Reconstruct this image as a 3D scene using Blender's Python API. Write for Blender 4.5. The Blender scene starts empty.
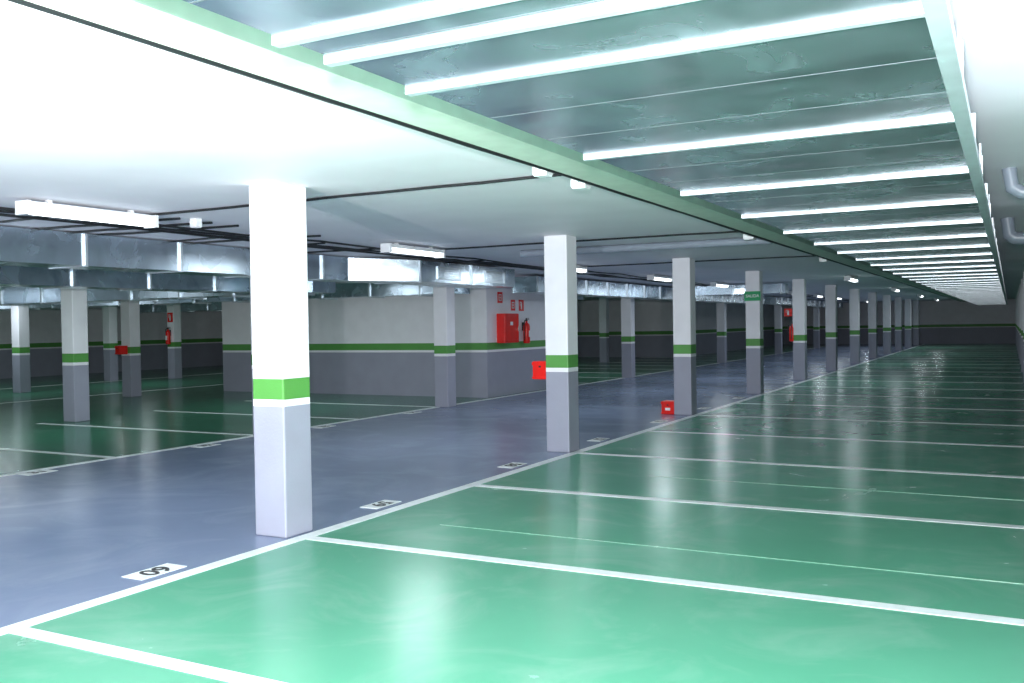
import bpy, bmesh, math, random
from mathutils import Vector, Matrix
random.seed(4)
scene = bpy.context.scene
scene.view_settings.view_transform = 'Standard'
H = 2.6
EYE = 1.535

# ------------------------------------------------------------ materials
def new_mat(name):
    m = bpy.data.materials.new(name); m.use_nodes = True
    nt = m.node_tree
    return m, nt, nt.nodes['Principled BSDF']

def simple(name, col, rough=0.5, metal=0.0, emit=None, es=0.0, var=0.06, scale=8.0):
    m, nt, b = new_mat(name)
    b.inputs['Roughness'].default_value = rough
    b.inputs['Metallic'].default_value = metal
    n = nt.nodes.new('ShaderNodeTexNoise'); n.inputs['Scale'].default_value = scale
    g = nt.nodes.new('ShaderNodeNewGeometry')
    nt.links.new(g.outputs['Position'], n.inputs['Vector'])
    r = nt.nodes.new('ShaderNodeValToRGB')
    r.color_ramp.elements[0].position = 0.3; r.color_ramp.elements[1].position = 0.7
    r.color_ramp.elements[0].color = (*[c*(1-var) for c in col], 1)
    r.color_ramp.elements[1].color = (*[min(1, c*(1+var)) for c in col], 1)
    nt.links.new(n.outputs['Fac'], r.inputs['Fac'])
    nt.links.new(r.outputs['Color'], b.inputs['Base Color'])
    if emit:
        b.inputs['Emission Color'].default_value = (*emit, 1)
        b.inputs['Emission Strength'].default_value = es
    return m

def banded(name):
    m, nt, b = new_mat(name)
    g = nt.nodes.new('ShaderNodeNewGeometry')
    s = nt.nodes.new('ShaderNodeSeparateXYZ')
    nt.links.new(g.outputs['Position'], s.inputs[0])
    d = nt.nodes.new('ShaderNodeMath'); d.operation = 'DIVIDE'; d.inputs[1].default_value = H
    nt.links.new(s.outputs['Z'], d.inputs[0])
    r = nt.nodes.new('ShaderNodeValToRGB'); cr = r.color_ramp; cr.interpolation = 'CONSTANT'
    cr.elements[0].position = 0; cr.elements[0].color = (0.34, 0.35, 0.43, 1)
    cr.elements[1].position = 0.955/H; cr.elements[1].color = (0.88, 0.88, 0.92, 1)
    e = cr.elements.new(1.015/H); e.color = (0.10, 0.33, 0.07, 1)
    e = cr.elements.new(1.165/H); e.color = (0.88, 0.88, 0.92, 1)
    nt.links.new(d.outputs[0], r.inputs['Fac'])
    n = nt.nodes.new('ShaderNodeTexNoise'); n.inputs['Scale'].default_value = 3; n.inputs['Detail'].default_value = 6
    nt.links.new(g.outputs['Position'], n.inputs['Vector'])
    mr = nt.nodes.new('ShaderNodeMapRange'); mr.inputs['To Min'].default_value = 0.88; mr.inputs['To Max'].default_value = 1.06
    nt.links.new(n.outputs['Fac'], mr.inputs['Value'])
    mx = nt.nodes.new('ShaderNodeMix'); mx.data_type = 'RGBA'; mx.blend_type = 'MULTIPLY'; mx.inputs['Factor'].default_value = 1
    nt.links.new(r.outputs['Color'], mx.inputs['A']); nt.links.new(mr.outputs[0], mx.inputs['B'])
    nt.links.new(mx.outputs['Result'], b.inputs['Base Color'])
    b.inputs['Roughness'].default_value = 0.5
    n2 = nt.nodes.new('ShaderNodeTexNoise'); n2.inputs['Scale'].default_value = 60
    nt.links.new(g.outputs['Position'], n2.inputs['Vector'])
    bp = nt.nodes.new('ShaderNodeBump'); bp.inputs['Strength'].default_value = 0.15; bp.inputs['Distance'].default_value = 0.01
    nt.links.new(n2.outputs['Fac'], bp.inputs['Height']); nt.links.new(bp.outputs[0], b.inputs['Normal'])
    return m

def floor_mat(name, c1, c2, rough=0.22, dust=(0.42, 0.52, 0.48)):
    m, nt, b = new_mat(name)
    L = nt.links.new
    g = nt.nodes.new('ShaderNodeNewGeometry')
    n = nt.nodes.new('ShaderNodeTexNoise'); n.inputs['Scale'].default_value = 0.55; n.inputs['Detail'].default_value = 5
    n.inputs['Roughness'].default_value = 0.55
    L(g.outputs['Position'], n.inputs['Vector'])
    r = nt.nodes.new('ShaderNodeValToRGB')
    r.color_ramp.elements[0].position = 0.3; r.color_ramp.elements[1].position = 0.72
    r.color_ramp.elements[0].color = (*c1, 1); r.color_ramp.elements[1].color = (*c2, 1)
    L(n.outputs['Fac'], r.inputs['Fac'])
    n3 = nt.nodes.new('ShaderNodeTexNoise'); n3.inputs['Scale'].default_value = 1.1; n3.inputs['Detail'].default_value = 8; n3.inputs['Distortion'].default_value = 1.2
    n3.inputs['Roughness'].default_value = 0.6
    L(g.outputs['Position'], n3.inputs['Vector'])
    r3 = nt.nodes.new('ShaderNodeValToRGB'); r3.color_ramp.elements[0].position = 0.48; r3.color_ramp.elements[1].position = 0.8
    r3.color_ramp.elements[0].color = (0, 0, 0, 1); r3.color_ramp.elements[1].color = (0.32, 0.32, 0.32, 1)
    L(n3.outputs['Fac'], r3.inputs['Fac'])
    mx = nt.nodes.new('ShaderNodeMix'); mx.data_type = 'RGBA'
    L(r3.outputs['Color'], mx.inputs['Factor']); L(r.outputs['Color'], mx.inputs['A'])
    mx.inputs['B'].default_value = (*dust, 1)
    L(mx.outputs['Result'], b.inputs['Base Color'])
    mr = nt.nodes.new('ShaderNodeMapRange'); mr.inputs['To Min'].default_value = rough-0.04; mr.inputs['To Max'].default_value = rough+0.10
    L(n3.outputs['Fac'], mr.inputs['Value']); L(mr.outputs[0], b.inputs['Roughness'])
    nb = nt.nodes.new('ShaderNodeTexNoise'); nb.inputs['Scale'].default_value = 2.0; nb.inputs['Detail'].default_value = 1
    L(g.outputs['Position'], nb.inputs['Vector'])
    bp = nt.nodes.new('ShaderNodeBump'); bp.inputs['Strength'].default_value = 0.03; bp.inputs['Distance'].default_value = 0.01
    L(nb.outputs['Fac'], bp.inputs['Height']); L(bp.outputs[0], b.inputs['Normal'])
    return m

def galv(name, base=(0.60, 0.69, 0.77), rough=0.22):
    m, nt, b = new_mat(name)
    L = nt.links.new
    g = nt.nodes.new('ShaderNodeNewGeometry')
    n = nt.nodes.new('ShaderNodeTexNoise'); n.inputs['Scale'].default_value = 3; n.inputs['Detail'].default_value = 8; n.inputs['Distortion'].default_value = 1.0
    L(g.outputs['Position'], n.inputs['Vector'])
    r = nt.nodes.new('ShaderNodeValToRGB')
    r.color_ramp.elements[0].position = 0.35; r.color_ramp.elements[1].position = 0.7
    r.color_ramp.elements[0].color = (*[c*0.86 for c in base], 1); r.color_ramp.elements[1].color = (*[min(1, c*1.16) for c in base], 1)
    L(n.outputs['Fac'], r.inputs['Fac']); L(r.outputs['Color'], b.inputs['Base Color'])
    b.inputs['Metallic'].default_value = 0.95
    mr = nt.nodes.new('ShaderNodeMapRange'); mr.inputs['To Min'].default_value = rough-0.10; mr.inputs['To Max'].default_value = rough+0.16
    L(n.outputs['Fac'], mr.inputs['Value']); L(mr.outputs[0], b.inputs['Roughness'])
    n4 = nt.nodes.new('ShaderNodeTexNoise'); n4.inputs['Scale'].default_value = 1.5; n4.inputs['Detail'].default_value = 2; n4.inputs['Distortion'].default_value = 0.4
    L(g.outputs['Position'], n4.inputs['Vector'])
    bp = nt.nodes.new('ShaderNodeBump'); bp.inputs['Strength'].default_value = 0.26; bp.inputs['Distance'].default_value = 0.03
    L(n4.outputs['Fac'], bp.inputs['Height']); L(bp.outputs[0], b.inputs['Normal'])
    return m

M_band = banded('painted_band')
M_ceil = simple('ceiling_paint', (0.90, 0.88, 0.92), 0.6, var=0.03, scale=1.5)
M_sage = simple('sage_bounce_tint', (0.50, 0.60, 0.50), 0.5)  # green light bounced off the floor, put into the beam's colour
M_green = floor_mat('green_epoxy', (0.085, 0.31, 0.195), (0.115, 0.37, 0.24))
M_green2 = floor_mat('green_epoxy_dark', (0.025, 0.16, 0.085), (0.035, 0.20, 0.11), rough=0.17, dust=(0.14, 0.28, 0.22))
M_lane = floor_mat('bluegrey_epoxy', (0.18, 0.225, 0.335), (0.22, 0.265, 0.385), 0.21, dust=(0.40, 0.45, 0.52))
M_line = simple('line_paint', (0.76, 0.80, 0.80), 0.35, var=0.08, scale=12)
M_chalk = simple('chalk_line', (0.20, 0.42, 0.30), 0.3, var=0.3, scale=20)
M_galv = galv('galvanised_steel')
M_flange = simple('bright_flange', (0.64, 0.70, 0.74), 0.35, 0.6)
M_seam = simple('seam_steel', (0.10, 0.12, 0.13), 0.6, 0.2)
M_black = simple('black_plastic', (0.012, 0.013, 0.015), 0.45)
M_white = simple('white_plastic', (0.8, 0.82, 0.84), 0.4)
M_red = simple('red_enamel', (0.80, 0.015, 0.01), 0.3)
M_pvc = simple('grey_pvc', (0.25, 0.29, 0.35), 0.35)
M_sgreen = simple('sign_green', (0.01, 0.36, 0.12), 0.4)
M_tube = simple('lit_tube', (0.9, 0.95, 1), 0.4, emit=(0.88, 0.96, 1.0), es=3.5)
M_dark = simple('dark_rubber', (0.02, 0.02, 0.022), 0.5)
M_brass = simple('steel', (0.5, 0.5, 0.5), 0.3, 0.9)

# ------------------------------------------------------------ mesh helpers
def link(o, parent=None):
    scene.collection.objects.link(o)
    if parent: o.parent = parent
    return o

def add_box(bm, a, b, mi=0):
    x0, y0, z0 = a; x1, y1, z1 = b
    vs = [bm.verts.new(p) for p in [(x0,y0,z0),(x1,y0,z0),(x1,y1,z0),(x0,y1,z0),(x0,y0,z1),(x1,y0,z1),(x1,y1,z1),(x0,y1,z1)]]
    for f in [(0,3,2,1),(4,5,6,7),(0,1,5,4),(1,2,6,5),(2,3,7,6),(3,0,4,7)]:
        fc = bm.faces.new([vs[i] for i in f]); fc.material_index = mi

def add_cyl(bm, p0, p1, r0, r1=None, seg=16, mi=0, smooth=True):
    if r1 is None: r1 = r0
    p0 = Vector(p0); p1 = Vector(p1); d = p1-p0
    q = d.to_track_quat('Z', 'Y')
    ra = []; rb = []
    for i in range(seg):
        a = 2*math.pi*i/seg
        v = q @ Vector((math.cos(a), math.sin(a), 0))
        ra.append(bm.verts.new(p0+v*r0)); rb.append(bm.verts.new(p1+v*r1))
    for i in range(seg):
        j = (i+1) % seg
        f = bm.faces.new([ra[i], ra[j], rb[j], rb[i]]); f.material_index = mi; f.smooth = smooth
    f = bm.faces.new(list(reversed(ra))); f.material_index = mi
    f = bm.faces.new(rb); f.material_index = mi

def finish(bm, name, mats, parent=None, bevel=0.0, loc=None, rot=None):
    me = bpy.data.meshes.new(name); bm.to_mesh(me); bm.free()
    for m in mats: me.materials.append(m)
    o = bpy.data.objects.new(name, me)
    link(o, parent)
    if loc: o.location = loc
    if rot: o.rotation_euler = rot
    if bevel:
        md = o.modifiers.new('bevel', 'BEVEL'); md.width = bevel; md.segments = 2; md.limit_method = 'ANGLE'
    return o

def boxes(name, lst, mats, parent=None, bevel=0.0, loc=None, rot=None):
    bm = bmesh.new()
    for t in lst:
        add_box(bm, t[0], t[1], t[2] if len(t) > 2 else 0)
    return finish(bm, name, mats, parent, bevel, loc, rot)

def empty(name, loc=(0,0,0), rot=(0,0,0)):
    e = bpy.data.objects.new(name, None); e.empty_display_size = 0.2
    e.location = loc; e.rotation_euler = rot
    scene.collection.objects.link(e); return e

def tube(name, pts, r, mat, parent=None, poly=True):
    cu = bpy.data.curves.new(name, 'CURVE'); cu.dimensions = '3D'
    cu.bevel_depth = r; cu.bevel_resolution = 3; cu.use_fill_caps = True
    sp = cu.splines.new('POLY'); sp.points.add(len(pts)-1)
    for i, p in enumerate(pts): sp.points[i].co = (*p, 1)
    cu.materials.append(mat)
    o = bpy.data.objects.new(name, cu); return link(o, parent)

def text(name, body, size, mat, parent, loc, rot, off=0.02):
    cu = bpy.data.curves.new(name, 'FONT'); cu.body = body; cu.size = size
    cu.align_x = 'CENTER'; cu.align_y = 'CENTER'; cu.extrude = 0.0008; cu.offset = size*off
    cu.materials.append(mat)
    o = bpy.data.objects.new(name, cu); link(o, parent); o.location = loc; o.rotation_euler = rot
    return o

# ------------------------------------------------------------ room shell
XL, XR, YN, YF = -30.0, 0.5, -6.0, 62.0
XLANE0, XLANE1 = -9.6, -4.6
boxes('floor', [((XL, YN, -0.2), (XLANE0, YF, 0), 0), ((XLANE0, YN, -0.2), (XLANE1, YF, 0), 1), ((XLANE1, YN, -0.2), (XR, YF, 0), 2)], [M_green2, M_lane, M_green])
boxes('ceiling', [((XL, YN, H), (XR, YF, H+0.2))], [M_ceil])
boxes('wall_right', [((XR, YN, 0), (XR+0.2, YF, H))], [M_band])
boxes('wall_left', [((XL-0.2, YN, 0), (XL, YF, H))], [M_band])
boxes('wall_far', [((XL, YF, 0), (XR, YF+0.2, H))], [M_band])
boxes('wall_near', [((XL, YN-0.2, 0), (XR, YN, H))], [M_band])
boxes('wall_partition', [((XL, 40, 0), (-13, YF, H))], [M_band])
boxes('wall_core', [((-17.4, 17.3, 0), (-9.8, 20.3, H))], [M_band])
Y0 = 5.45; DY = 4.86
XC = -4.80
t = 0.003
def lineset(name, lst, mat): return boxes(name, [((a[0], a[1], 0.0), (a[2], a[3], t)) for a in lst], [mat])
# right-hand edge line runs just clear of the columns; left one is broken at every column
lineset('lane_edge_lines', [(-4.645, YN, -4.535, YF)], M_line)
cols_left = [-2, -1, 0, 1, 2, 4, 5, 6, 7, 8, 9, 10, 11]
seg = []; ys = YN
for k in cols_left:
    yc = Y0+k*DY
    if yc-0.16 > ys: seg.append((-9.66, ys, -9.55, yc-0.16))
    ys = yc+0.16
seg.append((-9.66, ys, -9.55, YF))
lineset('lane_edge_lines', seg, M_line)
R = []; Lf = []
for k in range(-3, 23):
    y = Y0-0.12 + k*DY/2 + (0.14 if k == -1 else 0)
    R.append((-4.535, y-0.05, XR-0.24, y+0.05))
    if (y < 17 or y > 21):
        Lf.append((-14.5 if y < 39.9 else -12.99, y-0.05, -9.68, y+0.05))
lineset('parking_bay_lines', R, M_line)
lineset('parking_bay_lines', Lf, M_line)
Lw = [(-24.56, YN, -24.44, 39.99), (-19.56, YN, -19.44, 39.99)]
lineset('lane_edge_lines', Lw, M_line)
lineset('floor_joint', [(-3.9, 6.1, XR-0.01, 6.105), (-3.2, 8.9, XR-0.01, 8.905)], M_chalk)

# ------------------------------------------------------------ columns
def column(x, y, w=0.3, d=0.3):
    bm = bmesh.new()
    add_box(bm, (x-w/2, y-d/2, 0), (x+w/2, y+d/2, H))
    return finish(bm, 'concrete_column', [M_band], bevel=0.012)
for k in range(-2, 12):
    column(XC if k != 0 else XC-0.03, Y0+k*DY if k != 0 else Y0-0.06)
for k in cols_left:
    column(-9.52, Y0+k*DY)
for (x, y) in [(-14.2, 10.7), (-18.2, 15.2), (-22.4, 15.3), (-24.75, 19.9), (-23.5, 21.3), (-26.6, 28), (-14.2, 5.8), (-18.2, 29), (-14.2, 24.7), (-14.2, 34.5), (-19, 34.6)]:
    column(x, y)
for k in range(0, 12):
    y = Y0+k*DY
    boxes('pilaster', [((0.27, y-0.15, 0), (XR-0.001, y+0.15, H-0.001))], [M_band], bevel=0.01)

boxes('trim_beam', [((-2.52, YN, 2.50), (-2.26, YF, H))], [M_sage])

# ------------------------------------------------------------ ducts
def duct_y(x0, x1, z0, z1, y0, y1, step=1.3, first=None, extra=(), ribs=False, a=0.015, dz=0.013):
    lst = [((x0, y0, z0), (x1, y1, z1), 0)]
    ys = []
    y = first if first is not None else y0
    while y <= y1: ys.append(y); y += step
    for y in list(ys)+list(extra):
        lst.append(((x0-0.03, y-a, z0-dz), (x1+0.03, y+a, z0), 1))
        lst.append(((x0-0.03, y-a, z0), (x0, y+a, z1), 1))
        lst.append(((x1, y-a, z0), (x1+0.03, y+a, z1), 1))
    if ribs:
        for y in ys:
            for q in (0.34, 0.67):
                yy = y+step*q
                lst.append(((x0, yy-0.003, z0-0.0006), (x1, yy+0.003, z0), 2))
    return lst
ST = 1.34
lst = duct_y(-1.58, -0.17, 2.25, 2.52, YN+1, 58, ST, 2.38-ST*5, extra=(1.80, 2.0), ribs=True)
lst.append(((-0.17, YN+1, 2.235), (-0.12, 58, 2.27), 1))
y = 2.38-ST*5
while y < 58:
    for x in (-1.595, -0.155):
        lst.append(((x-0.006, y+0.02, 2.27), (x+0.006, y+0.032, H), 1))
    y += ST*2
boxes('ventilation_duct', lst, [M_galv, M_flange, M_seam])

def duct_x(x0, x1, z0, z1, y0, y1, step=1.3):
    lst = [((x0, y0, z0), (x1, y1, z1), 0)]
    x = x0+0.3
    while x <= x1:
        a = 0.02
        lst.append(((x-a, y0-0.03, z0-0.03), (x+a, y1+0.03, z0), 1))
        lst.append(((x-a, y0-0.03, z0), (x+a, y0, z1), 1))
        lst.append(((x-a, y1, z0), (x+a, y1+0.03, z1), 1))
        x += step
    return lst
lst = duct_y(-9.25, -8.7, 2.24, 2.58, -5, 11.2, 1.3)
lst += duct_y(-8.7, -7.9, 2.22, 2.54, 11.9, 15.0, 1.55)
bm = bmesh.new()
for q in lst: add_box(bm, q[0], q[1], q[2])
for yy in (12.4, 13.9):
    x = -7.9
    for a, b in (((x, yy, 2.27), (x+0.02, yy+0.7, 2.29)), ((x, yy, 2.45), (x+0.02, yy+0.7, 2.47)), ((x, yy, 2.29), (x+0.02, yy+0.02, 2.45)), ((x, yy+0.68, 2.29), (x+0.02, yy+0.7, 2.45))):
        add_box(bm, a, b, 1)
    for i in range(6):
        zz = 2.30+i*0.026
        add_box(bm, (x, yy+0.02, zz), (x+0.015, yy+0.68, zz+0.012), 1)
pa = [(-9.25,11.2,2.24),(-8.7,11.2,2.24),(-8.7,11.2,2.58),(-9.25,11.2,2.58)]
pb = [(-8.7,11.9,2.22),(-7.9,11.9,2.22),(-7.9,11.9,2.54),(-8.7,11.9,2.54)]
va = [bm.verts.new(p) for p in pa]; vb = [bm.verts.new(p) for p in pb]
for i in range(4):
    j = (i+1) % 4; bm.faces.new([va[i], va[j], vb[j], vb[i]])
finish(bm, 'ventilation_duct', [M_galv, M_flange])
boxes('ventilation_duct', duct_y(-9.25, -8.7, 2.22, 2.55, 17.5, 38, 1.3), [M_galv, M_flange])
boxes('ventilation_duct', duct_y(-9.2, -8.7, 2.26, 2.55, 40, 58, 1.3), [M_galv, M_flange])
boxes('ventilation_duct', duct_x(-28, -10.3, 2.14, 2.5, 12.3, 12.9), [M_galv, M_flange])
boxes('ventilation_duct', duct_x(-28, -9.9, 2.2, 2.5, 16.3, 16.8), [M_galv, M_flange])
boxes('ventilation_duct', duct_x(-28, -10.3, 2.2, 2.5, 23.0, 23.6), [M_galv, M_flange])
boxes('ventilation_duct', duct_x(-8.4, -5.4, 2.3, 2.55, 26.0, 26.5), [M_galv, M_flange])
boxes('ventilation_duct', duct_y(-20.4, -19.9, 2.2, 2.5, -4, 12, 1.3), [M_galv, M_flange])
boxes('ventilation_duct', duct_y(-11.9, -11.3, 2.16, 2.5, 2.0, 12.0, 1.3), [M_galv, M_flange])

# ------------------------------------------------------------ fluorescent lamps
def lamp(x, y, z=2.52, power=22, along='Y'):
    rz = 0 if along == 'Y' else math.pi/2
    e = empty('fluorescent_lamp', (x, y, 0), (0, 0, rz))
    bm = bmesh.new()
    add_box(bm, (-0.07, -0.62, z+0.005), (0.07, 0.62, z+0.05), 0)
    add_box(bm, (-0.075, -0.64, z-0.055), (0.075, -0.605, z+0.055), 0)
    add_box(bm, (-0.075, 0.605, z-0.055), (0.075, 0.64, z+0.055), 0)
    for yy in (-0.4, 0.4): add_box(bm, (-0.02, yy-0.02, z+0.05), (0.02, yy+0.02, H-0.001), 0)
    finish(bm, 'housing', [M_white], e)
    bm = bmesh.new()
    seg = 12; A = []; B = []
    for i in range(seg+1):
        a = math.pi + math.pi*i/seg
        A.append(bm.verts.new((0.066*math.cos(a), -0.605, z+0.004+0.055*math.sin(a))))
        B.append(bm.verts.new((0.066*math.cos(a), 0.605, z+0.004+0.055*math.sin(a))))
    for i in range(seg):
        f = bm.faces.new([A[i], A[i+1], B[i+1], B[i]]); f.smooth = True
    finish(bm, 'diffuser', [M_tube], e)
    ld = bpy.data.lights.new('tube_light', 'AREA'); ld.shape = 'RECTANGLE'; ld.size = 0.1; ld.size_y = 1.18
    ld.energy = power; ld.color = (0.82, 0.92, 1.0)
    lo = bpy.data.objects.new('tube_light', ld); link(lo, e); lo.location = (0, 0, z-0.06)
for k in range(-1, 11):
    lamp(-6.85, 5.35+k*DY, power=34 if k < 5 else 24)
for (x, y) in [(-12.6, 9.0), (-12.6, 14.0), (-17, 9), (-22, 14.2), (-22, 18.5), (-22, 26), (-12.2, 25), (-17, 31), (-27, 14.8)]:
    lamp(x, y, power=34)
for y in (24, 34, 44, 54):  # added lamps over the bays, kept for the highlights they give the floor
    lamp(-3.4, y, power=14)

# ------------------------------------------------------------ cables, conduits
def wob(n, f, a=0.006):
    return [tuple(c+random.uniform(-a, a) for c in f(i/(n-1))) for i in range(n)]
for dx, dz in ((0, 0), (0.0, 0.03), (-0.02, 0.012)):
    tube('ceiling_cable', wob(60, lambda s: (-2.545+dx, -5.9+s*67, 2.502+dz), 0.005), 0.012, M_black)
for x in (-7.55, -7.63, -7.7, -7.25):
    tube('ceiling_cable', wob(50, lambda s: (x, -5.9+s*60, 2.56), 0.02), 0.012, M_black)
for x in (-10.3, -10.4, -15.5):
    tube('ceiling_cable', wob(16, lambda s: (x, -5.9+s*22, 2.56), 0.02), 0.013, M_black)
for y in (6.0, 10.9, 15.8):
    tube('ceiling_cable', wob(12, lambda s: (-2.56-s*4.8, y, 2.585), 0.003), 0.011, M_black)
for y in (5.55, 7.9, 9.2, 13.2):
    tube('ceiling_cable', wob(12, lambda s: (-7.5-s*6, y+0.2*s, 2.588), 0.004), 0.011, M_black)
for y in (6.35, 6.75, 7.1, 8.4, 10.3):
    tube('ceiling_cable', wob(12, lambda s: (-6.9-s*5, y-0.5*s, 2.585), 0.006), 0.012, M_black)
def jbox(x, y, z=2.54, s=0.06):
    bm = bmesh.new()
    add_box(bm, (x-s, y-s, z-0.02), (x+s, y+s, H-0.001))
    add_box(bm, (x-s*0.9, y-s*0.9, z-0.03), (x+s*0.9, y+s*0.9, z-0.02))
    add_cyl(bm, (x, y-s-0.03, z+0.015), (x, y-s, z+0.015), 0.014)
    add_cyl(bm, (x, y+s, z+0.015), (x, y+s+0.03, z+0.015), 0.014)
    finish(bm, 'junction_box', [M_white], bevel=0.004)
for x, y, s in ((-2.63, 5.4, 0.05), (-2.65, 6.05, 0.055), (-6.85, 6.5, 0.04), (-2.66, 10.9, 0.06), (-2.66, 15.8, 0.06)):
    jbox(x, y, 2.51 if x > -3 else 2.54, s)
tube('drain_pipe', [(-6.1, 11.8, 2.54), (-2.6, 11.8, 2.54)], 0.05, M_pvc)
tube('drain_pipe', [(0.48, 7.6, 2.42), (0.08, 7.6, 2.42), (0.02, 7.6, 2.46), (0.0, 7.6, 2.6)], 0.05, M_pvc)
tube('drain_pipe', [(0.48, 11.4, 2.36), (0.05, 11.4, 2.38), (0.0, 11.4, 2.42), (-0.02, 11.4, 2.6)], 0.07, M_pvc)

# ------------------------------------------------------------ bay number plates
def plate(x, y, num, rz):
    e = empty('bay_number_marking', (x, y, 0), (0, 0, rz))
    boxes('plate', [((-0.18, -0.09, 0), (0.18, 0.09, 0.004))], [M_line], e)
    text('number', num, 0.2, M_dark, e, (0, 0.0, 0.007), (0, 0, 0), 0.015)
n = 60
for k in range(0, 12):
    plate(-4.82, Y0-1.28+k*DY/2, str(n-k), -math.pi/2)
for k in range(0, 5):
    plate(-9.42, Y0-1.28+k*DY/2, str(30+k), math.pi/2)

# ------------------------------------------------------------ safety objects
def extinguisher(x, y, z, face=0, s=1.0):
    e = empty('fire_extinguisher', (x, y, z), (0, 0, face))
    bm = bmesh.new(); c = 0.11
    prof = [(0.075, 0.0), (0.082, 0.02), (0.082, 0.40), (0.07, 0.45), (0.035, 0.485), (0.025, 0.50), (0.025, 0.53)]
    seg = 20; rings = []
    for r, zz in prof:
        rings.append([bm.verts.new((c+r*math.cos(2*math.pi*i/seg), r*math.sin(2*math.pi*i/seg), zz)) for i in range(seg)])
    for a, b in zip(rings, rings[1:]):
        for i in range(seg):
            j = (i+1) % seg
            f = bm.faces.new([a[i], a[j], b[j], b[i]]); f.smooth = True
    bm.faces.new(list(reversed(rings[0]))); bm.faces.new(rings[-1])
    finish(bm, 'cylinder_body', [M_red], e)
    boxes('handle', [((c-0.02, -0.02, 0.53), (c+0.02, 0.02, 0.56)), ((c-0.012, -0.02, 0.56), (c+0.012, 0.12, 0.572)), ((c-0.012, 0.0, 0.59), (c+0.012, 0.12, 0.602)), ((c-0.01, -0.02, 0.56), (c+0.01, 0.0, 0.6))], [M_black], e)
    boxes('label', [((c+0.079, -0.04, 0.15), (c+0.086, 0.04, 0.30))], [M_white], e)
    tube('hose', [(c, -0.02, 0.545), (c, -0.08, 0.55), (c, -0.115, 0.50), (c, -0.115, 0.2), (c, -0.105, 0.08)], 0.012, M_black, e)
    boxes('wall_bracket', [((0, -0.03, 0.30), (0.035, 0.03, 0.50))], [M_black], e)
    e.scale = (s, s, s); return e

def sign(name, x, y, z, w, h, mat, rot, body=None, size=0.05, pict=None):
    e = empty(name, (x, y, z), (0, 0, rot))
    boxes('panel', [((0, -w/2, -h/2), (0.006, w/2, h/2))], [mat], e)
    if body: text('lettering', body, size, M_white, e, (0.007, 0, 0), (math.pi/2, 0, math.pi/2))
    if pict:
        boxes('pictogram', [((0.006, a*w, c*h), (0.008, b*w, d*h)) for a, b, c, d in pict], [M_white], e)
    return e
FACE_NY = -math.pi/2
ext_pict = [(-0.12, 0.12, -0.35, 0.15), (-0.06, 0.06, 0.15, 0.3), (-0.3, -0.05, 0.25, 0.32), (-0.3, -0.24, -0.05, 0.32)]
hose_pict = [(-0.3, 0.3, 0.2, 0.3), (-0.3, 0.3, -0.3, -0.2), (-0.3, -0.2, -0.3, 0.3), (0.2, 0.3, -0.3, 0.3), (-0.08, 0.08, -0.08, 0.08)]
def cabinet(x, y, z, w, h, dpt, rot):
    e = empty('fire_hose_cabinet', (x, y, z), (0, 0, rot))
    boxes('case', [((0, -w/2, 0), (dpt, w/2, h))], [M_red], e, bevel=0.01)
    boxes('door_frame', [((dpt, -w/2+0.01, 0.01), (dpt+0.015, -w/2+0.06, h-0.01)), ((dpt, w/2-0.06, 0.01), (dpt+0.015, w/2-0.01, h-0.01)),
                         ((dpt, -w/2+0.06, 0.01), (dpt+0.015, w/2-0.06, 0.06)), ((dpt, -w/2+0.06, h-0.06), (dpt+0.015, w/2-0.06, h-0.01))], [M_red], e)
    boxes('door_label', [((dpt, -0.06, h*0.6), (dpt+0.004, 0.06, h*0.72))], [M_white], e)
    boxes('latch', [((dpt+0.015, w/2-0.05, h*0.4), (dpt+0.035, w/2-0.03, h*0.55))], [M_brass], e)
cabinet(-9.8, 18.05, 1.15, 0.64, 0.64, 0.2, 0)
extinguisher(-9.8, 18.95, 1.12, 0, 0.95)
sign('fire_extinguisher_sign', -9.8, 18.9, 1.98, 0.24, 0.25, M_red, 0, pict=ext_pict)
sign('fire_hose_sign', -9.8, 17.9, 2.14, 0.22, 0.24, M_red, 0, pict=hose_pict)
sign('fire_alarm_sign', -9.8, 18.5, 1.98, 0.2, 0.24, M_red, 0, pict=hose_pict)
def redbox(x, y, z, w, h, d, lab=False):
    e = empty('fire_alarm_box', (x, y, z))
    boxes('case', [((-w/2, -d/2, 0), (w/2, d/2, h))], [M_red], e, bevel=0.008)
    boxes('lid', [((-w/2-0.006, -d/2-0.008, h-0.05), (w/2, -d/2, h-0.01)), ((-w/2-0.006, -d/2-0.008, 0.01), (w/2, -d/2, 0.03))], [M_red], e)
    boxes('latch', [((-0.012, -d/2-0.012, h*0.66), (0.012, -d/2, h*0.76))], [M_dark], e)
    if lab: boxes('face_label', [((-w*0.2, -d/2-0.004, h*0.3), (w*0.2, -d/2, h*0.5))], [M_white], e)
redbox(XC-0.15-0.10, Y0+DY, 0.87, 0.2, 0.22, 0.2)
redbox(XC-0.15-0.12, Y0+2*DY, 0.0, 0.22, 0.22, 0.24, True)
sign('exit_sign', XC, Y0+3*DY-0.155, 2.07, 0.34, 0.2, M_sgreen, FACE_NY, 'SALIDA', 0.085)
extinguisher(XC-0.27, Y0+4*DY-0.1, 1.0, 0, 0.85)
sign('fire_extinguisher_sign', XC-0.15-0.11, Y0+4*DY-0.15, 1.75, 0.2, 0.2, M_red, FACE_NY, pict=ext_pict)
extinguisher(-23.5, 21.15, 1.1, FACE_NY, 0.9)
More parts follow.
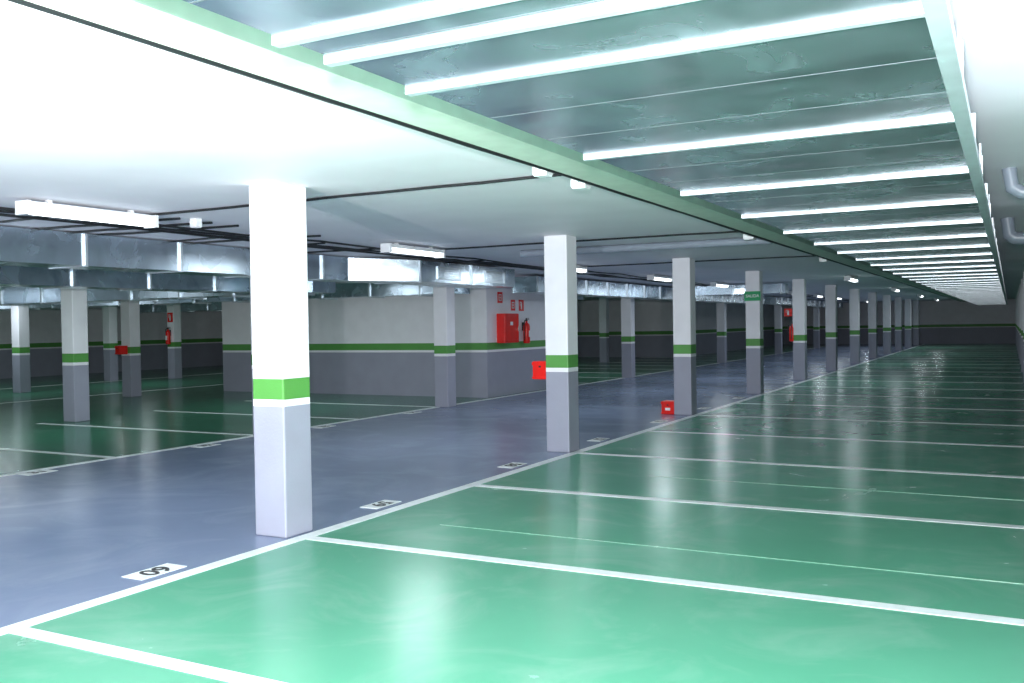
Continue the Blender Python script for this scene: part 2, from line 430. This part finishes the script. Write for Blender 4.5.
sign('fire_extinguisher_sign', -23.5, 21.15, 1.95, 0.24, 0.3, M_red, FACE_NY, pict=ext_pict)
redbox(-18.2, 14.93, 1.0, 0.16, 0.2, 0.22)

# ------------------------------------------------------------ light
w = bpy.data.worlds.new('world'); scene.world = w; w.use_nodes = True
w.node_tree.nodes['Background'].inputs[0].default_value = (0.5, 0.6, 0.7, 1)
w.node_tree.nodes['Background'].inputs[1].default_value = 0.15
ld = bpy.data.lights.new('camera_flash', 'SPOT'); ld.energy = 2400; ld.spot_size = math.radians(150); ld.spot_blend = 0.6; ld.shadow_soft_size = 0.05; ld.color = (0.95, 0.97, 1)
lo = bpy.data.objects.new('camera_flash', ld); link(lo); lo.location = (-0.05, 0.0, 1.72)
lo.rotation_euler = Vector((-0.6, 0.85, -0.05)).to_track_quat('-Z', 'Y').to_euler()
ld = bpy.data.lights.new('ceiling_fill_spot', 'SPOT'); ld.energy = 1200; ld.spot_size = math.radians(120); ld.spot_blend = 0.9; ld.shadow_soft_size = 0.1; ld.color = (0.97, 0.96, 1)  # added spot well left of the camera, brightens the near ceiling
lo = bpy.data.objects.new('ceiling_fill_spot', ld); link(lo); lo.location = (-3.2, 0.4, 1.4)
lo.rotation_euler = Vector((-0.2, 0.75, 0.45)).to_track_quat('-Z', 'Y').to_euler()

# ------------------------------------------------------------ camera
cam = bpy.data.cameras.new('camera'); cam.sensor_width = 36; cam.lens = 937/1024*36; cam.clip_end = 200
co = bpy.data.objects.new('camera', cam); link(co)
yaw = math.radians(28.0); pit = math.radians(1.0); rol = math.radians(0.9)
F = Vector((-math.sin(yaw)*math.cos(pit), math.cos(yaw)*math.cos(pit), -math.sin(pit)))
Rr = Vector((math.cos(yaw), math.sin(yaw), 0)); U = Rr.cross(F)
Uc = U*math.cos(rol)+Rr*math.sin(rol); Rc = Rr*math.cos(rol)-U*math.sin(rol)
m = Matrix((( Rc.x, Uc.x, -F.x), (Rc.y, Uc.y, -F.y), (Rc.z, Uc.z, -F.z)))
co.matrix_world = Matrix.Translation((0, 0, EYE)) @ m.to_4x4()
scene.camera = co
